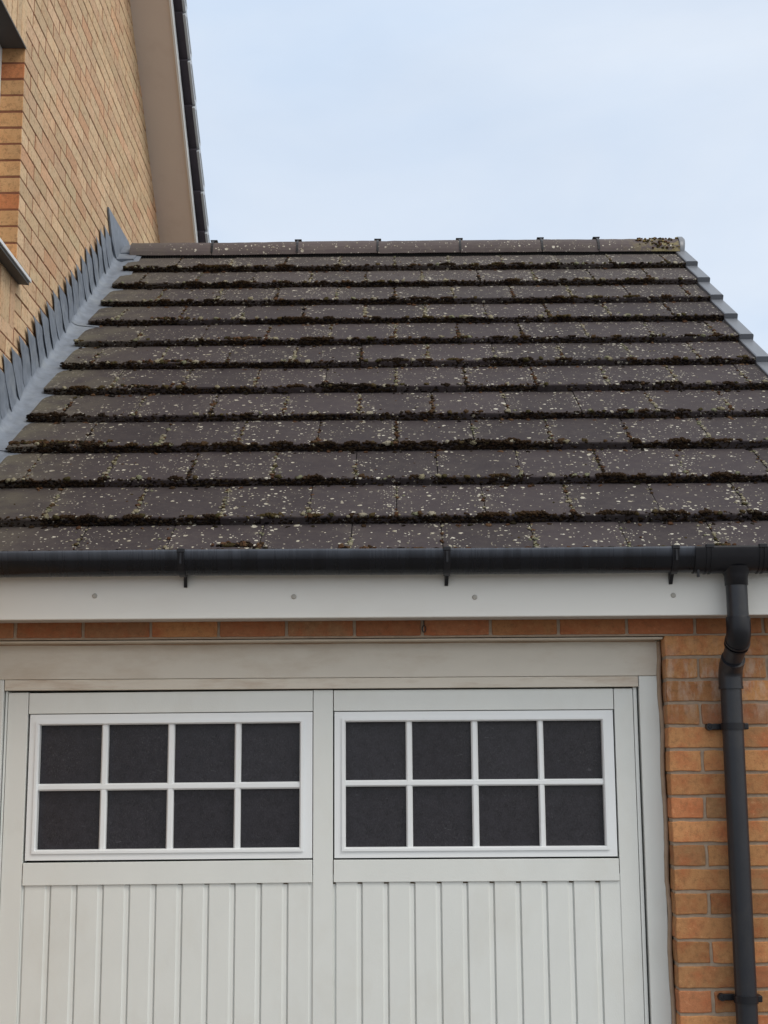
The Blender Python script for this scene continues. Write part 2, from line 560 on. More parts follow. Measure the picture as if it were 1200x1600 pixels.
# ------------------------------------------------------------------ ground
mb = MB()
mb.add([(-300, -300, 0), (300, -300, 0), (300, 300, 0), (-300, 300, 0)], [(0, 1, 2, 3)])
g = mb.build('ground', M_GROUND)
g['kind'] = 'structure'

# =================================================================== GARAGE
garage = empty('garage', 'low attached brick garage with mossy dark tiled roof and white panelled double door', 'garage')
XR = 0.70          # right gable wall
XW = -2.46         # wall of the house the garage leans on
Z0 = 2.103         # a bed joint
DT = 2.170         # underside of the brickwork over the door

mb = MB()
J = 0.010
for k in range(0, 29):                       # right pier, below the lintel course
    zb = Z0 + 0.075 - 0.075 * k
    if zb < 0.03: break
    zt = zb
    zb = zb - 0.075
    u = 0.0
    first = True
    half = (k % 2 == 1)
    while u < XR - 0.02:
        w = 0.1025 if (half and first) else 0.215
        e = min(u + w, XR)
        brick(mb, u, e, zb + J / 2, zt - J / 2, facade, depth=0.098 if first else 0.03, rough=0.0016)
        u = e + J
        first = False
    # left pier, outside the photograph
    u = XW + 0.004
    brick(mb, u, -2.275, zb + J / 2, zt - J / 2, facade, depth=0.098)
for k in range(0, 2):                        # courses over the door, eaves shade put into their redder, darker tint
    zb = Z0 + 0.075 + 0.075 * k
    u = -0.798 + 0.225 * (-7) + (0.1125 if k else 0)
    while u < XR:
        a, b = u + J / 2, u + 0.225 - J / 2
        if k == 0 and abs(u - (-1.248)) < 0.03:
            pass
        if b > XW + 0.02:
            brick(mb, max(a, XW + 0.004), min(b, XR), zb + J / 2 - (0.004 if k == 0 else 0), zb + 0.075 - J / 2, facade, depth=0.06, red=0.85)
        u += 0.225
gw = mb.build('wall', M_BRICK, garage)
mb = MB()
d = 0.0055
mb.box(0.003, XR - 0.003, d, 0.10, 0, 2.172)
mb.box(XW, -2.278, d, 0.10, 0, 2.172)
mb.box(XW, XR - 0.003, d, 0.10, 2.1725, 2.40)
mb.build('mortar', M_MORTAR, gw)
mb = MB()                                    # rest of the shell
mb.box(XR - 0.102, XR - 0.006, 0.1005, 6.1, 0, 2.36)
mb.prism([(0.1005, 2.361), (6.1, 2.361), (3.1, 4.55)], lambda u, v, n: (n, u, v), XR - 0.102, XR - 0.006)
mb.box(XW, XR - 0.103, 6.0, 6.1, 0, 2.36)
gb = mb.build('gable_wall', M_MORTAR, garage)
mb = MB()
tg_ = (4.55 - 2.361) / 3.0
gcl = ((-tg_, 1.0, 2.361 - tg_ * 0.10), (tg_, 1.0, 2.361 + tg_ * 6.1))
for k in range(60):                          # brick skin of the gable, mostly outside the photograph
    za = 0.003 + 0.075 * k
    u = 0.034 + (0.1125 if k % 2 else 0) - (0.1125 if k % 2 else 0)
    first = True
    while u < 6.1:
        w = 0.1025 if (first and k % 2) else 0.215
        brick(mb, u, min(u + w, 6.1), za + J / 2, za + 0.075 - J / 2, lambda a, b, n: (XR + n, a, b), depth=0.02, clips=gcl)
        u += w + J
        first = False
mb.build('gable_bricks', M_BRICK, gb)
mb = MB()
mb.box(-2.272, -0.004, 0.012, 0.080, 2.1635, 2.1695)
mb.build('lintel', M_CREAM, garage)

# ---- door frame
fr = MB()
fr.box(-2.30, -0.0115, 0.072, 0.15, 2.0465, 2.1625, 0.002)
frame = fr.build('door_frame', M_HEAD, garage)
fr = MB()
fr.box(-2.196, -0.0795, 0.0735, 0.15, 2.0105, 2.0455, 0.002)
fr.build('door_stop', M_RUST, frame)
for a, b in ((-0.0775, -0.0125), (-2.28, -2.198)):
    fr = MB()
    fr.box(a, b, 0.0735, 0.15, 0.0, 2.0455, 0.0025)
    fr.build('jamb', M_PAINT, frame)
# mastic bead between jamb and brick
fr = MB()
pts = [(-0.0085 + 0.0025 * math.sin(z * 21) + rnd.uniform(-0.001, 0.001), 0.070 + 0.002 * math.sin(z * 33), z) for z in np.arange(0.02, 2.165, 0.02)]
fr.tube(pts, 0.0075, 8)
pts = [(x, 0.0715 + 0.001 * math.sin(x * 31), 2.1625 + 0.001 * math.sin(x * 17)) for x in np.arange(-2.27, -0.01, 0.03)]
fr.tube(pts, 0.0035, 8)
fr.build('sealant_bead', simple('brown_sealant', (0.34, 0.25, 0.18), 0.7, 0.3, 30, 0.3), frame)
fr = MB()
fr.box(-2.31, -0.003, 0.151, 0.16, 0.0, 2.168)
fr.build('backing', M_DARK, frame)

# ---- garage door: two leaves' worth of rails, windows and boards
door = bpy.data.objects.new('garage_door', None)
COL.objects.link(door)
door.parent = garage
def tl(x0, tilt, zr=0.0):
    return lambda x, y, z: (x, y, z + (x - x0) * tilt + zr)
DY = 0.088
def dpart(name, boxes, mat=M_PAINT, b=0.0016, fn=None):
    q = MB()
    for bx in boxes:
        q.box(*bx, b, None, fn)
    return q.build(name, mat, door)
dpart('stile', [(-2.1855, -2.1175, DY, 0.14, 0.02, 2.004)])
dpart('stile', [(-1.1635, -1.098, DY, 0.14, 0.02, 2.0065)])
dpart('stile', [(-0.1600, -0.0975, DY, 0.14, 0.02, 2.0055)])
dpart('edge_strip', [(-0.0955, -0.0835, DY + 0.001, 0.14, 0.02, 2.0095)])
dpart('edge_strip', [(-2.1950, -2.1875, DY + 0.001, 0.14, 0.02, 2.0095)])
tiltL = tl(-1.165, 0.0035)
dpart('top_rail', [(-2.1150, -1.1655, DY - 0.001, 0.13, 1.9365, 2.0055)], fn=tiltL)
dpart('top_rail', [(-1.0955, -0.1625, DY - 0.001, 0.13, 1.9365, 2.0055)])
dpart('lower_rail', [(-2.1150, -1.1655, DY - 0.003, 0.13, 1.3815, 1.4535)], fn=tl(-1.165, 0.0055))
dpart('lower_rail', [(-1.0955, -0.1625, DY - 0.003, 0.13, 1.3820, 1.4530)])

def door_window(x0, x1, z0, z1, gx0, gx1, gz0, gz1, xb, zb, fn):
    q = MB()
    y0, y1 = DY + 0.002, 0.135
    # flat outer margin then a raised bead round the glass (mitred)
    def ring(a, b, c, d, e, f, g_, h, ya, yb, yc):
        # outer rectangle a..b x c..d at depth ya, inner e..f x g_..h at depth yb, returning inward to yc
        o = [(a, ya, c), (b, ya, c), (b, ya, d), (a, ya, d)]
        i = [(e, yb, g_), (f, yb, g_), (f, yb, h), (e, yb, h)]
        r = [(e, yc, g_), (f, yc, g_), (f, yc, h), (e, yc, h)]
        vs = [fn(*p) for p in o + i + r]
        fs = [(k, (k + 1) % 4, 4 + (k + 1) % 4, 4 + k) for k in range(4)]
        fs += [(4 + k, 4 + (k + 1) % 4, 8 + (k + 1) % 4, 8 + k) for k in range(4)]
        q.add(vs, fs)
    bw = 0.0125
    # outer return
    o = [(x0, 0.135, z0), (x1, 0.135, z0), (x1, 0.135, z1), (x0, 0.135, z1)]
    i = [(x0, y0, z0), (x1, y0, z0), (x1, y0, z1), (x0, y0, z1)]
    q.add([fn(*p) for p in o + i], [(k, (k + 1) % 4, 4 + (k + 1) % 4, 4 + k) for k in range(4)])
    ring(x0, x1, z0, z1, gx0 - bw, gx1 + bw, gz0 - bw, gz1 + bw, y0, y0, y0 - 0.005)
    ring(gx0 - bw, gx1 + bw, gz0 - bw, gz1 + bw, gx0 - bw * 0.35, gx1 + bw * 0.35, gz0 - bw * 0.35, gz1 + bw * 0.35, y0 - 0.005, y0 - 0.005, y0 - 0.005)
    ring(gx0 - bw * 0.35, gx1 + bw * 0.35, gz0 - bw * 0.35, gz1 + bw * 0.35, gx0, gx1, gz0, gz1, y0 - 0.005, y0 + 0.001, 0.125)
    for (a, b) in xb:       # upright glazing bars with a rounded nose
        m = (a + b) / 2; w = (b - a) / 2
        prof = [(-w, 0.12), (-w, y0 + 0.010), (-w * 0.55, y0 + 0.004), (w * 0.55, y0 + 0.004), (w, y0 + 0.010), (w, 0.12)]
        vs = [fn(m + p, yy, gz0) for p, yy in prof] + [fn(m + p, yy, gz1) for p, yy in prof]
        q.add(vs, [(k, k + 1, 7 + k, 6 + k) for k in range(5)])
    a, b = zb
    m = (a + b) / 2; w = (b - a) / 2
    prof = [(-w, 0.12), (-w, y0 + 0.0085), (-w * 0.55, y0 + 0.0025), (w * 0.55, y0 + 0.0025), (w, y0 + 0.0085), (w, 0.12)]
    vs = [fn(gx0, yy, m + p) for p, yy in prof] + [fn(gx1, yy, m + p) for p, yy in prof]
    q.add(vs, [(k, k + 1, 7 + k, 6 + k) for k in range(5)])
    q.build('window_frame', M_PVC, door)
    q = MB()
    ex = [gx0 - 0.004] + [c for ab in xb for c in ((ab[0] + ab[1]) / 2,) * 2] + [gx1 + 0.004]
    zm = (zb[0] + zb[1]) / 2
    for r0, r1 in ((gz0 - 0.004, zm), (zm, gz1 + 0.004)):
        for k in range(0, len(ex), 2):
            t1, t2 = rnd.uniform(-0.003, 0.003), rnd.uniform(-0.003, 0.003)
            q.add([fn(ex[k], 0.116 + t1, r0), fn(ex[k + 1], 0.116 + t2, r0), fn(ex[k + 1], 0.116 - t1, r1), fn(ex[k], 0.116 - t2, r1)], [(0, 1, 2, 3)])
    q.build('window_pane', M_GLASS, door)
door_window(-2.1100, -1.1660, 1.4590, 1.9340, -2.0765, -1.2085, 1.4930, 1.8985,
            [(-1.8705, -1.8485), (-1.6490, -1.6270), (-1.4260, -1.4045)], (1.6830, 1.7060), tl(-1.2, 0.0035))
door_window(-1.0930, -0.1655, 1.4590, 1.9340, -1.0560, -0.2035, 1.4930, 1.9005,
            [(-0.8560, -0.8345), (-0.6380, -0.6160), (-0.4175, -0.3975)], (1.6885, 1.7095), tl(-0.6, 0.0005))

def boards(x0, x1, first_gap):
    q = MB()
    zt, zb = 1.405, 0.05
    P = 0.0863
    g0 = x0 + first_gap
    prof = [(x0 - 0.003, DY + 0.011), (g0 - 0.010, DY + 0.006), (g0 - 0.0035, DY + 0.0105), (g0 - 0.002, DY + 0.0105), (g0, DY + 0.0035)]
    k = 0
    while True:
        bstart = g0 + k * P
        bend = bstart + 0.0665
        if bend > x1 + 0.004:
            prof.append((x1 + 0.003, DY + 0.0030)); break
        prof.append((bstart + 0.001, DY + 0.0030))
        prof.append((bend - 0.001, DY + 0.0030))
        prof.append((bend + 0.001, DY + 0.0050))      # soft step
        prof.append((bend + 0.005, DY + 0.0060))
        nb = bstart + P
        prof.append((nb - 0.0065, DY + 0.0065))
        prof.append((nb - 0.0035, DY + 0.0115))
        prof.append((nb - 0.0018, DY + 0.0115))       # sharp return
        prof.append((nb, DY + 0.0036))
        k += 1
    n = len(prof)
    vs = [(x, y, zb) for x, y in prof] + [(x, y, zt) for x, y in prof]
    q.add(vs, [(i, i + 1, n + i + 1, n + i) for i in range(n - 1)])
    nf = len(q.f)
    for k in range(12):          # old grime caught at the head of each groove
        a = g0 - 0.0165 + P * k
        b = g0 - 0.003 + P * k
        if b > x1 + 0.003: break
        q.box(max(a, x0 + 0.001), b, DY + 0.0045, DY + 0.010, 1.3765, 1.3835)
    o = q.build('board_panel', M_PAINT, door, normals=False)
    o.data.materials.append(M_GRIME)
    for i in range(nf, len(o.data.polygons)):
        o.data.polygons[i].material_index = 1
    return o
boards(-2.1170, -1.1650, 0.0105)
boards(-1.0975, -0.1605, 0.0105)
# ---- fascia and soffit
q = MB()
q.box(XW + 0.001, XR + 0.02, -0.115, -0.098, 2.2275, 2.425, 0.003)
fascia = q.build('fascia_board', M_FASCIA, garage)
q = MB()
q.box(XW + 0.001, XR + 0.02, -0.0975, -0.0015, 2.229, 2.238)
q.build('soffit_board', simple('grey_soffit', (0.45, 0.42, 0.38), 0.6, 0.3), garage)
for x, z in ((-1.863, 2.304), (-1.216, 2.297), (-0.63, 2.291), (0.012, 2.293)):
    q = MB()
    q.tube([(x, -0.1153, z), (x, -0.1175, z), (x, -0.1195, z)], [0.0085, 0.008, 0.005], 14)
    q.tube([(x, -0.1196, z), (x, -0.1204, z)], [0.003, 0.002], 8)
    q.build('nail_cap', M_SCREW, fascia)

# ---- gutter (deep half round, open to the sky)
GY, GZ, GA, GB = -0.1735, 2.4345, 0.0575, 0.0755
def gprof(a, b, t=0.0025, lip=True, n=20):
    out = [(GY - a * math.cos(math.pi * i / n), GZ - b * math.sin(math.pi * i / n) ** 0.85) for i in range(n + 1)]
    inn = [(GY - (a - t) * math.cos(math.pi * i / n), GZ - (b - t) * math.sin(math.pi * i / n) ** 0.85) for i in range(n, -1, -1)]
    if lip:
        out = [(GY - a - 0.0015, GZ - 0.006), ] + out[1:]
        inn = inn[:-1] + [(GY - a + 0.006, GZ - 0.003), (GY - a + 0.003, GZ + 0.0015), (GY - a - 0.0015, GZ + 0.0005)]
    return out + inn
def gseg(mb, x0, x1, a=GA, b=GB, t=0.0025):
    pr = gprof(a, b, t)
    nseg = max(1, int((x1 - x0) / 0.25))
    k = len(pr)
    vs = []
    for j in range(nseg + 1):
        x = x0 + (x1 - x0) * j / nseg
        sag = 0.0012 * math.sin(x * 3.1)
        vs += [(x, y, z + sag) for y, z in pr]
    fs = [(j * k + i, j * k + (i + 1) % k, (j + 1) * k + (i + 1) % k, (j + 1) * k + i) for j in range(nseg) for i in range(k)]
    mb.add(vs, fs, None, True)
    mb.add(vs[:k], [tuple(range(k))])
    mb.add(vs[-k:], [tuple(range(k - 1, -1, -1))])
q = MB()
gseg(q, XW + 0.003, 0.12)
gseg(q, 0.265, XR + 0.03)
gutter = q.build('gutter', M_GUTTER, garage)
for x in (-1.568, -0.722, 0.004):
    q = MB()                                     # bracket: strap round the gutter, foot on the fascia
    gseg(q, x - 0.0105, x + 0.0105, GA + 0.0045, GB + 0.0045, 0.004)
    q.box(x - 0.012, x + 0.012, GY - GA - 0.008, GY - GA + 0.006, GZ - 0.008, GZ + 0.005, 0.002)
    q.box(x - 0.0035, x + 0.0035, GY - GA - 0.0095, GY - GA - 0.004, GZ - 0.045, GZ - 0.010, 0.001)
    poly = [(-0.1158, GZ - 0.02), (-0.1158, GZ - 0.106), (-0.122, GZ - 0.106), (-0.133, GZ - 0.086), (-0.150, GZ - 0.070), (-0.150, GZ - 0.05)]
    q.prism(poly, lambda u, v, n: (x + n + 0.10 * (-0.115 - u), u, v), -0.0055, 0.0055)
    q.build('gutter_bracket', M_CLIP, gutter)
q = MB()                                         # running outlet
gseg(q, 0.066, 0.335, GA + 0.004, GB + 0.004, 0.004)
for x in (0.104, 0.118, 0.272, 0.286):
    gseg(q, x - 0.003, x + 0.003, GA + 0.0065, GB + 0.0065, 0.005)
for x in (0.111, 0.279):
    q.box(x - 0.013, x + 0.013, GY - GA - 0.010, GY - GA + 0.008, GZ - 0.006, GZ + 0.007, 0.002)
PX = 0.2035
q.tube([(PX, GY, GZ - 0.06), (PX, GY, GZ - 0.075), (PX, GY, GZ - 0.088), (PX, GY, GZ - 0.118), (PX, GY, GZ - 0.119)], [0.050, 0.044, 0.0375, 0.0365, 0.034], 32)
q.build('gutter_outlet', M_CLIP, gutter)
q = MB()
for x in (0.078, 0.305):
    q = MB()
    q.box(x - 0.004, x + 0.004, GY - 0.03, GY - 0.018, GZ - GB - 0.018, GZ - GB + 0.01, 0.001)
    q.build('outlet_lug', M_CLIP, gutter)

# ---- downpipe with swan neck
def arc(c0, d0, d1, r, n=8):
    # bend from direction d0 to d1 starting at c0 (in the Y-Z plane)
    d0, d1 = Vector(d0).normalized(), Vector(d1).normalized()
    ang = d0.angle(d1)
    nrm = (d1 - d0 * d0.dot(d1)).normalized()
    c0 = Vector(c0)
    return [c0 + d0 * r * math.sin(ang * k / n) + nrm * r * (1 - math.cos(ang * k / n)) for k in range(n + 1)]
q = MB()
q.tube([(PX, GY, GZ - 0.115), (PX, GY, 2.175)], 0.0340, 36)
WY = -0.048
down = Vector((0, 0, -1))
dg = Vector((-0.03, 0.80, -0.60))
a1 = arc((PX, GY, 2.18), down, dg, 0.052)
q.tube([a1[-1], a1[-1] + dg.normalized() * 0.09], 0.0335, 36)
q.tube([(PX - 0.004, WY, 2.03), (PX - 0.004, WY, 1.6), (PX - 0.004, WY, 0.12)], 0.0340, 36)
pipe = q.build('downpipe', M_PIPE, garage)
q = MB()                                         # upper bend with sockets
b1 = [Vector((PX, GY, 2.215)), Vector((PX, GY, 2.212))] + a1
q.tube(b1, [0.0375, 0.0385] + [0.0385] * len(a1), 36)
e = a1[-1]
dn = dg.normalized()
q.tube([e - dn * 0.004, e + dn * 0.004], 0.0405, 36)
q.tube([e + dn * 0.012, e + dn * 0.018], 0.0395, 36)
q.build('upper_bend', M_CLIP, pipe)
q = MB()
s0 = Vector((PX - 0.004, WY, 2.030))
a2 = [p for p in arc((0, 0, 0), dg, down, 0.052)]
sh = s0 - a2[-1]
a2 = [p + sh for p in a2]
q.tube([a2[0] - dn * 0.03] + a2 + [s0 - Vector((0, 0, 0.03))], 0.0385, 36)
q.tube([s0 - Vector((0, 0, 0.028)), s0 - Vector((0, 0, 0.036))], 0.0400, 36)
q.build('lower_bend', M_PIPE, pipe)
for zc in (1.874, 1.032):
    q = MB()
    pts = 28
    q.tube([(PX - 0.004, WY, zc - 0.011), (PX - 0.004, WY, zc + 0.011)], 0.0380, 36)
    q.box(PX - 0.075, PX - 0.030, -0.016, -0.004, zc - 0.010, zc + 0.010, 0.003)
    q.tube([(PX - 0.072, -0.001, zc), (PX - 0.072, -0.022, zc)], [0.012, 0.011], 18)
    q.box(PX + 0.026, PX + 0.046, -0.055, -0.004, zc - 0.010, zc + 0.010, 0.003)
    q.tube([(PX - 0.072, -0.0221, zc), (PX - 0.072, -0.024, zc)], [0.006, 0.004], 12)
    q.build('pipe_clip', M_CLIP, pipe)

# small wire eye hanging from a joint over the door
q = MB()
cx, cz = -0.793, 2.200
ring = [(cx + 0.006 * math.cos(t), -0.006, cz + 0.011 * math.sin(t)) for t in np.linspace(0, 2 * math.pi, 17)]
q.tube(ring, 0.0016, 8, cap=False)
q.tube([(cx, -0.006, cz + 0.011), (cx, 0.001, cz + 0.030)], 0.0016, 8)
q.build('wire_eye', M_CLIP, garage)

# =================================================================== GARAGE ROOF
EY, EZ, RA, GAUGE = -0.2018, 2.3945, R(34.8983), 0.327
CA, SA = math.cos(RA), math.sin(RA)
XL_, XR_ = -2.369, 0.7235
def RP(x, s, h):
    return (x, EY + s * CA - h * SA, EZ + s * SA + h * CA)
roof = MB()
N = 12
TH = 0.026
def hs(s, k):      # tile upper surface above the nominal plane, course k
    return 0.013 - 0.030 * (s - k * GAUGE) / GAUGE
joints = {}
for k in range(N + 1):
    s_b = 0.064 if k == 0 else k * GAUGE
    s_t = (k + 1) * GAUGE + 0.02 if k < N else k * GAUGE + 0.085
    off = -1.933 if k % 2 == 0 else -1.7825
    xs = [XL_]
    x = off - 0.301 * 3
    while x < XR_ - 0.04:
        if x > XL_ + 0.04: xs.append(x + rnd.uniform(-0.004, 0.004))
        x += 0.301
    xs.append(XR_)
    joints[k] = xs[1:-1]
    for i in range(len(xs) - 1):
        a = xs[i] + (0.0015 if i else rnd.uniform(-0.004, 0.004)); b = xs[i + 1] - 0.0015
        dh = rnd.uniform(-0.0015, 0.002); ds = rnd.uniform(-0.003, 0.003)
        sl = rnd.uniform(-0.0015, 0.0015)
        nx, nz = 20, 5
        vs, fs = [], []
        srow = [s_b, s_b + 0.0015, s_b + 0.005] + [s_b + 0.005 + (s_t - s_b - 0.005) * j / nz for j in range(1, nz + 1)]
        hrow = [-0.006, -0.0015, 0.0] + [0] * nz
        vs_rows = []
        for jj, (s, dhh) in enumerate(zip(srow, hrow)):
            for ii in range(nx + 1):
                u = ii / nx
                xx = a + (b - a) * u
                side = min(u, 1 - u) * (b - a)
                rd = -0.0015 if side < 0.001 else 0.0
                nn = noise.noise(Vector((xx * 9, s * 9, k * 3.1))) * 0.0016
                nn2 = noise.noise(Vector((xx * 40, s * 40, 5.0))) * 0.0006
                wob = (noise.noise(Vector((xx * 55, k * 7.7, 1.0))) * 0.003) if jj < 3 else 0
                vs.append(RP(xx, s + ds + wob + sl * (u - 0.5) * 2, hs(s, k) + dh + dhh + rd + nn + nn2))
        W = nx + 1
        rows = len(srow)
        fs = [(j * W + i2, j * W + i2 + 1, (j + 1) * W + i2 + 1, (j + 1) * W + i2) for j in range(rows - 1) for i2 in range(nx)]
        # front face, sides, underside
        base = len(vs)
        for ii in range(W):
            xx = a + (b - a) * ii / nx
            wob = noise.noise(Vector((xx * 55, k * 7.7, 1.0))) * 0.003
            vs.append(RP(xx, s_b + ds + wob + 0.002, hs(s_b, k) - TH - 0.004))
        fs += [(base + i2, base + i2 + 1, i2 + 1, i2) for i2 in range(nx)]
        b2 = len(vs)
        vs += [RP(a, s_t, hs(s_t, k) - TH), RP(b, s_t, hs(s_t, k) - TH)]
        fs += [tuple([base] + [j * W for j in range(rows)] + [b2]), tuple([base + nx] + [j * W + nx for j in range(rows)] + [b2 + 1])]
        t1, t2, sd1, sd2 = rnd.random(), rnd.random(), rnd.uniform(0.3, 1), rnd.uniform(0.3, 1)
        o_ = len(roof.v)
        roof.add(vs, fs, (t1, t2, 0.0))
        for fi in range((rows - 1) * nx):
            ii = fi % nx
            u = (ii + 0.5) / nx * (b - a)
            near = max(sd1 * math.exp(-u / 0.032), sd2 * math.exp(-((b - a) - u) / 0.032))
            if k > 8: near = near * 0.8 + 0.12
            roof.c[-len(fs) + fi] = (t1, t2, min(1, near))
rf = roof.build('roof', M_TILE, garage)
q = MB()     # felt and boards beneath the tiles, and the rear slope
q.prism([(0.10, -0.034), (4.06, -0.034), (4.06, -0.075), (0.10, -0.075)], lambda u, v, n: RP(n, u, v), XW + 0.1, XR_ - 0.01)
q.build('roof_felt', M_DARK, rf)
def RPb(x, s, h):
    y, z = EY + 4.02 * CA * 2 - (EY + s * CA - h * SA) + EY, EZ + s * SA + h * CA
    return (x, y, z)
q = MB()
for k in range(N + 1):
    s0_, s1_ = k * GAUGE, min((k + 1) * GAUGE + 0.02, 4.0)
    if s1_ - s0_ < 0.02: continue
    q.prism([(s0_, 0.013), (s1_, -0.017), (s1_, -0.040), (s0_, -0.013)], lambda u, v, n: RPb(n, u, v), XW, XR_ + 0.05)
q.build('rear_slope', M_TILE, rf)

# ridge tiles
RS = 4.02
RY, RZ = EY + RS * CA, EZ + RS * SA
rx = [-2.385, -1.915, -1.430, -0.972, -0.502, -0.036, 0.285, 0.745]
for i in range(len(rx) - 1):
    q = MB()
    a, b = rx[i] + 0.002, rx[i + 1] - 0.002
    dz = rnd.uniform(-0.002, 0.002); tw = rnd.uniform(-0.002, 0.002)
    prof = []
    r0, r1 = 0.108, 0.094
    cz_ = RZ - 0.070 + dz
    for r_, seq in ((r0, range(0, 15)), (r1, range(14, -1, -1))):
        for j in seq:
            t = math.pi * (j / 14)
            prof.append((-r_ * 1.04 * math.cos(t), r_ * math.sin(t)))
    k = len(prof)
    nx = 10
    vs = []
    for j in range(nx + 1):
        x = a + (b - a) * j / nx
        for (yy, zz) in prof:
            w = noise.noise(Vector((x * 20, yy * 20, zz * 20))) * 0.0018
            vs.append((x, RY + yy * (1 + w * 6), cz_ + zz + tw * (j / nx - 0.5) * 2 + w))
    fs = [(j * k + m_, j * k + (m_ + 1) % k, (j + 1) * k + (m_ + 1) % k, (j + 1) * k + m_) for j in range(nx) for m_ in range(k)]
    q.add(vs, fs, (rnd.random(), 0.5, 0.5), False)
    q.add(vs[:k], [tuple(range(k))]); q.add(vs[-k:], [tuple(range(k))])
    q.build('ridge_tile', M_RIDGE, rf)
for x in rx[1:-1]:                                  # clamps over the joints
    q = MB()
    for t0 in range(0, 14):
        t = math.pi * (0.03 + 0.94 * t0 / 14); t2 = math.pi * (0.03 + 0.94 * (t0 + 1) / 14)
        p = [(RY - 0.1125 * 1.03 * math.cos(tt), RZ - 0.068 + 0.1115 * math.sin(tt)) for tt in (t, t2)]
        vs = [(x + sx, yy, zz) for sx in (-0.006, 0.006) for yy, zz in p]
        q.add(vs, [(0, 1, 3, 2)])
    q.box(x - 0.007, x + 0.007, RY - 0.02, RY + 0.02, RZ + 0.036, RZ + 0.050, 0.001)
    q.box(x - 0.020, x + 0.020, RY - 0.02, RY + 0.02, RZ + 0.048, RZ + 0.053, 0.001)
    q.build('ridge_clamp', M_CLIP, rf)
q = MB()                                            # comb-edged roll under the ridge
for i in range(int((0.72 + 2.37) / 0.014)):
    x = -2.37 + 0.014 * i
    q.box(x, x + 0.008, RY - 0.104, RY - 0.092, RZ - 0.092, RZ - 0.066)
q.box(-2.37, 0.72, RY - 0.094, RY - 0.086, RZ - 0.086, RZ - 0.050)
q.build('ridge_roll', M_RUBBER, rf)
q = MB()                                            # round grey end cap
q.tube([(0.7455, RY, RZ - 0.055), (0.766, RY, RZ - 0.055), (0.774, RY, RZ - 0.056)], [0.104, 0.104, 0.094], 32)
q.build('ridge_end_cap', M_VERGE, rf)

# dry verge units down the right edge
for k in range(0, N):
    q = MB()
    s0_, s1_ = k * GAUGE - 0.012, (k + 1) * GAUGE - 0.004
    if k == 0: s0_ = 0.04
    h0, h1 = 0.022, -0.004
    vs = []
    x0, x1 = XR_ - 0.004, XR_ + 0.060
    for s, h in ((s0_, h0), (s1_, h1)):
        vs += [RP(x0, s, h), RP(x0 + 0.004, s, h + 0.003), RP(x1 - 0.005, s, h + 0.003), RP(x1, s, h - 0.002),
               RP(x1, s, h - 0.075), RP(x1 - 0.006, s, h - 0.075), RP(x1 - 0.006, s, h - 0.034), RP(x0, s, h - 0.034)]
    fs = [(i, (i + 1) % 8, 8 + (i + 1) % 8, 8 + i) for i in range(8)] + [tuple(range(8)), tuple(range(15, 7, -1))]
    q.add(vs, fs)
    q.build('verge_cap', M_VERGE, rf)

# ---- lead: strip on the roof, roll at the fold, stepped pieces up the wall
q = MB()
cuts = [0.0, 1.02, 2.62, 3.93]
for i in range(3):
    s0_, s1_ = cuts[i] - (0.03 if i else -0.05), cuts[i + 1]
    nS = 24
    prof = [(XW + 0.003, 0.060), (XW + 0.006, 0.030), (XW + 0.013, 0.010), (XW + 0.026, -0.002), (XW + 0.045, -0.008), (XW + 0.10, -0.014), (XW + 0.145, -0.018)]
    vs = []
    for j in range(nS + 1):
        s = s0_ + (s1_ - s0_) * j / nS
        lift = 0.004 * max(0, 1 - j / 3) + (3 - i) * 0.0005
        for (x, h) in prof:
            w = noise.noise(Vector((x * 30, s * 9, 2.0))) * 0.003
            vs.append(RP(x + abs(w) * 0.5, s, h + w + lift + (0.018 * max(0, (s - 3.3) / 0.6) if x > XW + 0.05 else 0)))
    m_ = len(prof)
    q.add(vs, [(j * m_ + a, j * m_ + a + 1, (j + 1) * m_ + a + 1, (j + 1) * m_ + a) for j in range(nS) for a in range(m_ - 1)], None, True)
lead = q.build('lead_flashing', M_LEAD, garage)
q = MB()
sp0 = 1.376
for i in range(-10, 18):
    sk = sp0 + 0.1313 * i + rnd.uniform(-0.006, 0.006)
    H = 0.250 + rnd.uniform(-0.012, 0.008)
    w = 0.1313 + 0.022
    nh, nw = 9, 6
    ph = rnd.uniform(0, 6.28)
    amp = rnd.uniform(0.002, 0.006)
    vs = []
    for side in (0, 1):
        for a in range(nh + 1):
            for b in range(nw + 1):
                u = b / nw
                s = sk + w * u
                htop = H - w * u * math.tan(RA)
                v = a / nh
                h = 0.008 + (htop - 0.008) * v
                wavy = amp * math.sin(v * 5.2 + ph) * (1 - u) + 0.004 * math.sin(v * 11 + ph * 2) * (1 - u)
                lift = 0.0035 + (1 - u) ** 1.5 * (0.0050 + 0.0030 * math.sin(v * 3.0 + ph)) + 0.0010 * math.sin(u * 9 + v * 7 + ph)
                if v > 0.93: lift *= 0.8
                X = XW + 0.001 + lift + (0.0025 if side == 0 else 0.0)
                X += 0.010 * max(0, 0.25 - v)          # kicks out on to the roof
                vs.append(RP(X, s + wavy, h))
    W = nw + 1; K = W * (nh + 1)
    fs = []
    for a in range(nh):
        for b in range(nw):
            p = a * W + b
            fs.append((p, p + 1, p + W + 1, p + W))
            fs.append((K + p, K + p + W, K + p + W + 1, K + p + 1))
    for a in range(nh):
        fs.append((a * W, (a + 1) * W, K + (a + 1) * W, K + a * W))
        fs.append((a * W + nw, K + a * W + nw, K + (a + 1) * W + nw, (a + 1) * W + nw))
    for b in range(nw):
        fs.append((nh * W + b, nh * W + b + 1, K + nh * W + b + 1, K + nh * W + b))
    q.add(vs, fs, None, False)
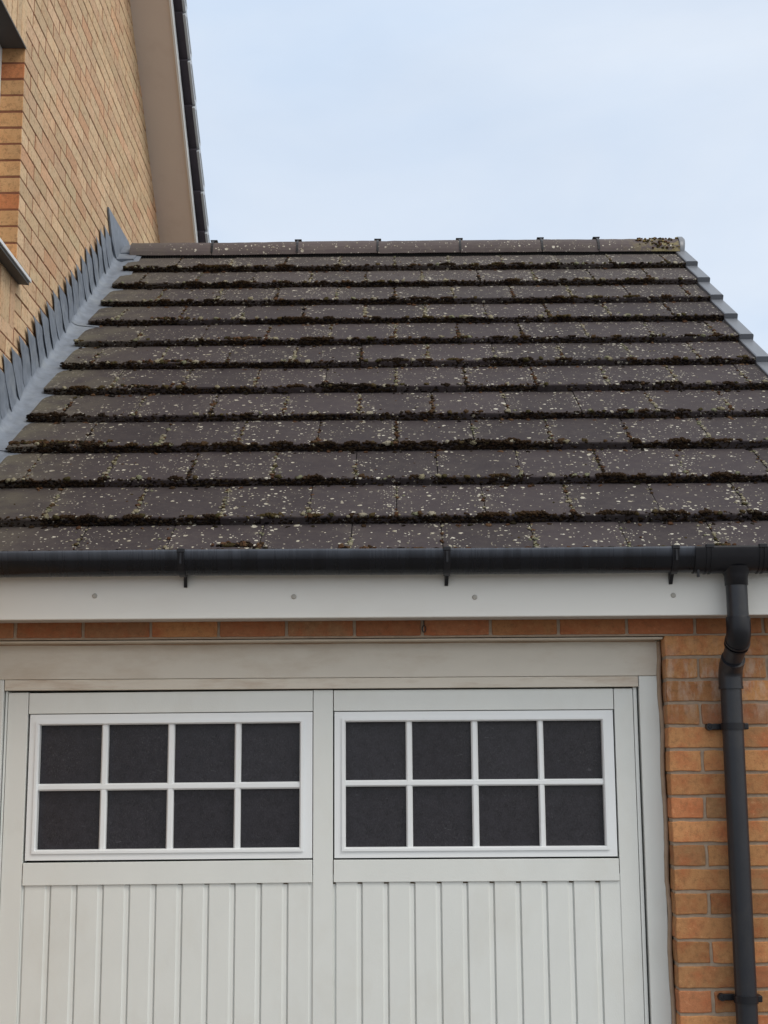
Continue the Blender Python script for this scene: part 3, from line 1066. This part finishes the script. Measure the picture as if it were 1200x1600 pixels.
q.prism([(0.06, -0.01), (3.80, -0.01), (3.80, 0.135), (0.06, 0.135)], lambda u, v, n: RP(XW + n, u, v), 0.0006, 0.0022)
q.build('step_flashing', M_LEAD, lead)
q = MB()     # saddle piece at the top against the ridge
sad = [(3.742, 0.315), (4.245, -0.010), (4.26, -0.06), (3.86, -0.02), (3.80, 0.02), (3.755, 0.12)]
n_ = 10
q.prism(sad, lambda u, v, n: RP(XW + n + 0.004 * math.sin(u * 20), u, v), 0.006, 0.016)
q.prism([(3.80, -0.008), (3.97, -0.008), (3.97, 0.004), (3.80, 0.010)], lambda u, v, n: RP(n, u, v), XW + 0.014, XW + 0.115)
q.prism([(3.93, 0.0), (4.10, 0.0), (4.10, 0.012), (3.93, 0.012)], lambda u, v, n: RP(n, u, v), XW + 0.014, XW + 0.10)
q.build('saddle_piece', M_LEAD, lead)

# =================================================================== MOSS
ico = bmesh.new()
bmesh.ops.create_icosphere(ico, subdivisions=2, radius=1)
IV = np.array([v.co[:] for v in ico.verts])
IF = np.array([[v.index for v in f.verts] for f in ico.faces])
ico.free()
nrng = np.random.default_rng(5)
MV, MF, MC = [], [], []
cnt = 0
def lump(x, s, h, rx_, rs_, rh_, col):
    global cnt
    P = IV * (1 + nrng.normal(0, 0.26, (len(IV), 1)))
    P = P * np.array([rx_, rs_, rh_])
    th = nrng.uniform(0, 6.28)
    c_, s_ = math.cos(th), math.sin(th)
    if abs(rx_ - rs_) < 0.3 * rx_:
        P = np.stack([P[:, 0] * c_ - P[:, 1] * s_, P[:, 0] * s_ + P[:, 1] * c_, P[:, 2]], 1)
    X = x + P[:, 0]; S = s + P[:, 1]; Hh = h + P[:, 2]
    MV.append(np.stack([X, EY + S * CA - Hh * SA, EZ + S * SA + Hh * CA], 1))
    MF.append(IF + cnt * len(IV))
    MC.append(np.array(col))
    cnt += 1
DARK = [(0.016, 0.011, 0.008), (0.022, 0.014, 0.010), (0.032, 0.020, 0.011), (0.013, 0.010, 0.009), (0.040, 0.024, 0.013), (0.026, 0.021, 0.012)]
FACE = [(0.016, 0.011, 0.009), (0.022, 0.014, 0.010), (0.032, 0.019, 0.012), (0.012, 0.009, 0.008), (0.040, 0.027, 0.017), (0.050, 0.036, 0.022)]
OLIVE = [(0.060, 0.050, 0.022), (0.075, 0.055, 0.026), (0.070, 0.042, 0.022)]
PALE = [(0.24, 0.215, 0.145), (0.30, 0.27, 0.19), (0.20, 0.20, 0.13), (0.34, 0.31, 0.24)]
RUSTY = [(0.095, 0.048, 0.026), (0.080, 0.040, 0.022), (0.13, 0.075, 0.042)]
def pick(*sets):
    return rnd.choice(rnd.choice(sets))
def tone(x, k):      # moss colour drifts along the course
    a = noise.noise(Vector((x * 4.0, k * 3.7, 9.1))) + 0.35 * noise.noise(Vector((x * 21.0, k * 1.7, 2.1)))
    A, B, C_ = (0.022, 0.015, 0.010), (0.056, 0.032, 0.016), (0.070, 0.052, 0.021)
    f = min(1, max(0, 0.5 + a * 1.3))
    c = [A[i] + (B[i] - A[i]) * f for i in range(3)]
    if a > 0.28: c = [c[i] + (C_[i] - c[i]) * min(1, (a - 0.28) * 4) for i in range(3)]
    m = rnd.uniform(0.75, 1.25)
    return tuple(v * m for v in c)
for k in range(1, N + 1):
    s_b = k * GAUGE
    x = XL_ + 0.004
    while x < XR_ - 0.005:
        dens = noise.noise(Vector((x * 1.7, k * 5.13, 0.7))) * 0.5 + 0.5
        dens2 = noise.noise(Vector((x * 17.0, k * 2.7, 3.3))) * 0.5 + 0.5
        dj = min([abs(x - j) for j in joints[k] + joints[k - 1]])
        amt = dens * 0.42 + dens2 * 0.78 + 0.12 * math.exp(-dj / 0.03)
        # a crust on the step face, and cushions riding the arris where it is thick
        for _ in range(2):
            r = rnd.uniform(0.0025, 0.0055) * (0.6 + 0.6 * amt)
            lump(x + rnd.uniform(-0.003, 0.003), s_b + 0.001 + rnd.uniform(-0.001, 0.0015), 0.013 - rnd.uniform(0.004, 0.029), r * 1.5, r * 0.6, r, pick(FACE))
        if rnd.random() < (amt - 0.25) * 1.1:
            r = rnd.uniform(0.0025, 0.0055) * (0.55 + 0.75 * amt)
            colr = tone(x, k) if rnd.random() < 0.96 else pick(PALE, RUSTY)
            lump(x, s_b + rnd.uniform(-0.001, 0.014), 0.012 + rnd.uniform(-0.004, 0.001), r * 1.3, r * 1.1, r * 0.8, colr)
        if amt > 0.74:
            for _ in range(3):
                r = rnd.uniform(0.0025, 0.0055)
                b_ = (amt - 0.74) * 0.022
                lump(x + rnd.uniform(-0.004, 0.004), s_b + rnd.uniform(0.0, 0.012 + b_ * 2.5), 0.013 + rnd.uniform(0, 0.003 + b_), r * 1.2, r * 1.1, r * 0.85, tone(x, k))
        if rnd.random() < 0.045:
            r = rnd.uniform(0.006, 0.012)
            lump(x, s_b + rnd.uniform(0.0, 0.016), 0.014, r * 1.3, r, r * 0.7, pick(PALE, OLIVE))
        # fallen bits lying at the foot of the step
        if rnd.random() < 0.05 * (0.4 + amt):
            r = rnd.uniform(0.004, 0.009)
            lump(x, s_b - rnd.uniform(0.006, 0.03), -0.015, r * 1.4, r, r * 0.6, pick(RUSTY, DARK))
        x += rnd.uniform(0.0032, 0.006)
for k in range(0, N + 1):
    for xj in joints[k]:
        kind = rnd.random()
        s0_ = (0.064 if k == 0 else k * GAUGE)
        s1_ = (k + 1) * GAUGE if k < N else k * GAUGE + 0.05
        s = s0_ + 0.008
        dens = 0.35 + 0.65 * rnd.random()
        while s < s1_ - 0.02:
            near = 1 - (s - s0_) / (s1_ - s0_)
            if rnd.random() < dens * (0.45 + 0.55 * near):
                r = rnd.uniform(0.0040, 0.0090) * (0.65 + 0.7 * near * rnd.random())
                colr = pick(PALE, PALE, PALE, OLIVE, RUSTY) if kind < 0.72 else pick(RUSTY, OLIVE, DARK)
                lump(xj + rnd.gauss(0, 0.0035), s, hs(s, k) + 0.001, r * 1.1, r * 1.1, r * 0.62, colr)
                if rnd.random() < 0.4:
                    lump(xj + rnd.gauss(0, 0.018), s, hs(s, k), r * 0.9, r * 0.9, r * 0.3, pick(PALE))
            s += rnd.uniform(0.007, 0.017)
# thicker cushions seen here and there, and scattered crumbs
for x, s, n_, sp_ in ((-2.21, 3 * GAUGE + 0.030, 130, 0.10), (-1.60, 7 * GAUGE + 0.01, 40, 0.05), (-1.90, 6 * GAUGE + 0.01, 40, 0.05),
                      (-1.95, 5 * GAUGE + 0.01, 30, 0.06), (-1.40, 0.120, 46, 0.036), (-1.33, 0.085, 10, 0.012), (0.18, 0.085, 12, 0.02),
                      (-2.0, 8 * GAUGE + 0.01, 25, 0.04), (-1.05, 0.090, 8, 0.012), (-0.98, 0.083, 7, 0.015)):
    for i in range(n_):
        xx = x + rnd.gauss(0, sp_); ss = s + abs(rnd.gauss(0, 0.012))
        kk = max(0, int(ss / GAUGE))
        r = rnd.uniform(0.004, 0.009)
        lump(max(XL_ + 0.01, xx), ss, hs(ss, kk) + 0.003, r * 1.2, r, r * 0.8, pick(OLIVE, RUSTY, DARK))
for i in range(420):
    xx = rnd.uniform(XL_ + 0.05, XR_ - 0.02); kk = rnd.randrange(0, N)
    ss = rnd.uniform(max(0.07, kk * GAUGE + 0.01), (kk + 1) * GAUGE - 0.02)
    r = rnd.uniform(0.002, 0.0045)
    lump(xx, ss, hs(ss, kk), r * 1.3, r, r * 0.5, pick(PALE, RUSTY, OLIVE))
for i in range(170):                              # crumbs along the eaves above the gutter
    xx = rnd.uniform(XL_, XR_)
    r = rnd.uniform(0.003, 0.009)
    lump(xx, 0.066 + rnd.uniform(0, 0.012), 0.009, r * 1.6, r, r * 0.75, pick(DARK, DARK, OLIVE, RUSTY))
for i in range(70):                               # crust on the last ridge tile
    xx = rnd.uniform(0.50, 0.74); t = R(rnd.uniform(8, 85))
    yy = RY - 0.112 * math.cos(t); zz = RZ - 0.068 + 0.107 * math.sin(t)
    s = (yy - EY) * CA + (zz - EZ) * SA; h = -(yy - EY) * SA + (zz - EZ) * CA
    r = rnd.uniform(0.003, 0.008)
    lump(xx, s, h, r * 1.3, r, r * 0.7, pick(OLIVE, OLIVE, [(0.22, 0.17, 0.06), (0.26, 0.20, 0.08)], RUSTY))
V = np.concatenate(MV); Fc = np.concatenate(MF)
me = bpy.data.meshes.new('moss')
me.vertices.add(len(V)); me.vertices.foreach_set('co', V.astype('f').ravel())
me.loops.add(Fc.size); me.loops.foreach_set('vertex_index', Fc.astype('i').ravel())
me.polygons.add(len(Fc)); me.polygons.foreach_set('loop_start', np.arange(0, Fc.size, 3, dtype='i'))
me.polygons.foreach_set('use_smooth', np.ones(len(Fc), dtype=bool))
me.update(calc_edges=True)
ca = me.color_attributes.new('tint', 'FLOAT_COLOR', 'POINT')
cc = np.repeat(np.array(MC), len(IV), axis=0)
cc = np.concatenate([cc, np.ones((len(cc), 1))], 1)
ca.data.foreach_set('color', cc.astype('f').ravel())
me.materials.append(M_MOSS)
moss = bpy.data.objects.new('moss', me)
COL.objects.link(moss)
moss['kind'] = 'stuff'
moss['label'] = 'brown moss cushions and pale lichen growing along the tile edges of the garage roof'
moss['category'] = 'moss'

# =================================================================== HOUSE
house = empty('house', 'tall buff brick house rising left of the garage, with stepped lead against its gable wall', 'house')
HC = 0.0738
HZ = 4.735
WY0, WY1 = -0.35, 0.955            # window opening along Y
WZ0, WZ1 = 3.760, 4.809
PK = 1.2
TG = math.tan(R(40.15))
ZPK = 5.26 + (4.432 - PK) * TG
def side(u, v, n):                  # gable wall: u = Y, v = Z, outward = +X
    return (XW + n, u, v)
ang = R(40.15)
c1 = (math.sin(ang), math.cos(ang), math.sin(ang) * PK + math.cos(ang) * ZPK)
c2 = (-math.sin(ang), math.cos(ang), -math.sin(ang) * PK + math.cos(ang) * ZPK)
clips = (c1, c2)
HY0, HY1 = -1.2, 5.6
mb = MB()
row = 0
z = HZ - HC * 64
while z < 8.0:
    zt = z + HC
    zm = z + HC / 2
    segs = [(HY0, HY1)]
    if WZ0 - HC * 3 < zm < WZ0 or WZ1 < zm < WZ1 + HC * 3:
        segs = [(HY0, WY0), (WY1, HY1)]
    elif WZ0 < zm < WZ1:
        segs = [(HY0, WY0), (WY1, HY1)]
    for a, b in segs:
        if a == WY1:
            u = a; first = True
            while u < b:
                w = 0.1025 if (first and row % 2) else 0.215
                brick(mb, u, min(u + w, b), z + 0.0032, zt - 0.0034, side, 0.02, 0.0022, clips, 0.0006)
                u += w + 0.0130; first = False
        else:
            u = a - (0.112 if row % 2 else 0)
            while u < b:
                if u + 0.215 > a:
                    brick(mb, max(u, a), min(u + 0.215, b), z + 0.0032, zt - 0.0034, side, 0.02, 0.0022, clips, 0.0006)
                u += 0.228
    z = zt
    row += 1
y = WY1 - 0.0655
while y > WY0 - 0.03:                # bricks on end over and under the window
    brick(mb, y, y + 0.0655, WZ1 + 0.003, WZ1 + 3 * HC - 0.0042, side, 0.02, 0.0022, (), 0.0006)
    brick(mb, y, y + 0.0655, WZ0 - 3 * HC + 0.0042, WZ0 - 0.004, side, 0.02, 0.0022, (), 0.0006)
    y -= 0.0745
hw = mb.build('wall', M_BUFF, house)
mb = MB()
def zr(y): return ZPK - abs(y - PK) * TG
m0, m1 = -0.25, -0.0028
mb.prism([(WY1 + 0.002, 0), (HY1, 0), (HY1, zr(HY1)), (PK, ZPK), (WY1 + 0.002, zr(WY1))], side, m0, m1)
mb.prism([(HY0, 0), (WY0, 0), (WY0, zr(WY0)), (HY0, zr(HY0))], side, m0, m1)
mb.prism([(WY0, 0), (WY1, 0), (WY1, WZ0 - 0.004), (WY0, WZ0 - 0.004)], side, m0, m1)
mb.prism([(WY0, WZ1 + 0.012), (WY1, WZ1 + 0.012), (WY1, zr(WY1)), (WY0, zr(WY0))], side, m0, m1)
mb.build('mortar', M_MORTAR_H, hw)
mb = MB()                            # header bricks lining the far side of the window opening
z = HZ + HC
def jamb(u, v, n): return (u, WY1 - n, v)
while z > WZ0:
    brick(mb, XW - 0.105, XW - 0.001, max(z - HC, WZ0) + 0.0042, z - 0.0042, jamb, 0.002, 0.0022, (), 0.0006, -0.0022)
    z -= HC
mb.build('window_reveal', M_REVEAL, house)
mb = MB()
mb.box(XW - 0.25, XW - 0.003, WY1 - 0.001, WY1 + 0.0015, WZ0, WZ1)
mb.build('reveal_mortar', M_MORTAR_H, house)
mb = MB()                            # steel lintel, its toe showing below the soldier course
mb.box(XW - 0.16, XW + 0.002, WY0, WY1 - 0.002, WZ1 - 0.004, WZ1 + 0.0015)
mb.box(XW - 0.001, XW + 0.004, WY0, WY1 - 0.0, WZ1 - 0.009, WZ1 - 0.001)
mb.build('lintel', M_STEEL, house)
# window
win = MB()
fx = XW - 0.098
win.box(fx - 0.06, fx, WY0 + 0.003, WY1 - 0.003, WZ0 + 0.03, WZ0 + 0.095, 0.004)
win.box(fx - 0.06, fx, WY0 + 0.003, WY1 - 0.003, WZ1 - 0.070, WZ1 - 0.006, 0.004)
win.box(fx - 0.06, fx, WY0 + 0.003, WY0 + 0.068, WZ0 + 0.0955, WZ1 - 0.0705, 0.004)
win.box(fx - 0.06, fx, WY1 - 0.068, WY1 - 0.003, WZ0 + 0.0955, WZ1 - 0.0705, 0.004)
wf = win.build('window', M_PVC, house)
win = MB()
win.box(fx - 0.040, fx - 0.034, WY0 + 0.06, WY1 - 0.06, WZ0 + 0.09, WZ1 - 0.065)
win.build('pane', M_HGLASS, wf)
win = MB()
sl = lambda x, y, z: (x, y, z - (x - XW) * 0.10)
win.box(XW - 0.12, XW + 0.054, WY0 - 0.03, WY1 + 0.045, WZ0 + 0.008, WZ0 + 0.024, 0.002, None, sl)
win.build('sill', M_PVC, wf)
win = MB()
win.box(XW - 0.12, XW + 0.047, WY0 - 0.02, WY1 + 0.035, WZ0 - 0.006, WZ0 + 0.0075, 0.001, None, sl)
win.build('sill_underside', M_STEEL, wf)
# gable overhang
def RK(x, t, h, sgn=1):              # t metres down the slope from the peak
    return (x, PK + sgn * (t * math.cos(ang) + h * math.sin(ang)), ZPK - t * math.sin(ang) + h * math.cos(ang))
LT = (HY1 + 0.25 - PK) / math.cos(ang)
q = MB(); q2 = MB(); q3 = MB()
for sg in (1, -1):
    L = LT if sg > 0 else (PK - HY0 + 0.3) / math.cos(ang)
    q.prism([(0.012, 0.0), (L, 0.0), (L, 0.010), (0.0, 0.010)], lambda u, v, n: RK(n, u, v, sg), XW - 0.10, -2.2255)
    q2.prism([(0.012, -0.008), (L, -0.008), (L, 0.074), (-0.05, 0.074)], lambda u, v, n: RK(n, u, v, sg), -2.225, -2.212)
    k = 0
    while k * 0.30 < L:
        t0 = k * 0.30; t1 = min(t0 + 0.32, L + 0.05)
        q3.prism([(t0, 0.078), (t1, 0.104), (t1, 0.128), (t0, 0.102)], lambda u, v, n: RK(n, u, v, sg), -9.0, -2.163)
        k += 1
q.build('soffit_board', M_BARGE, house)
q2.build('barge_board', M_PVC, house)
hr = q3.build('roof', M_HTILE, house)
k = 0
while k * 0.30 < LT:
    t0 = k * 0.30 + 0.012; t1 = t0 + 0.302
    q = MB()
    poly = [(t0, 0.080), (t1 - 0.02, 0.105), (t1, 0.112), (t1 + 0.004, 0.196), (t1 - 0.014, 0.198), (t0, 0.158)]
    q.prism(poly, lambda u, v, n: RK(n, u, v), -2.1625, -2.146)
    q.prism([(t0 + 0.03, 0.118), (t1 - 0.03, 0.142), (t1 - 0.03, 0.148), (t0 + 0.03, 0.124)], lambda u, v, n: RK(n, u, v), -2.1455, -2.1425)
    q.build('verge_cap', M_VERGE_H, hr)
    k += 1
q = MB()
q.box(-9.0, XW - 0.2505, HY0, HY0 + 0.25, 0, zr(HY0) - 0.01)
q.build('front_wall', M_CONC, house)
q = MB()
q.box(-9.0, XW - 0.2505, HY1 - 0.25, HY1, 0, zr(HY1) - 0.01)
q.build('rear_wall', M_CONC, house)
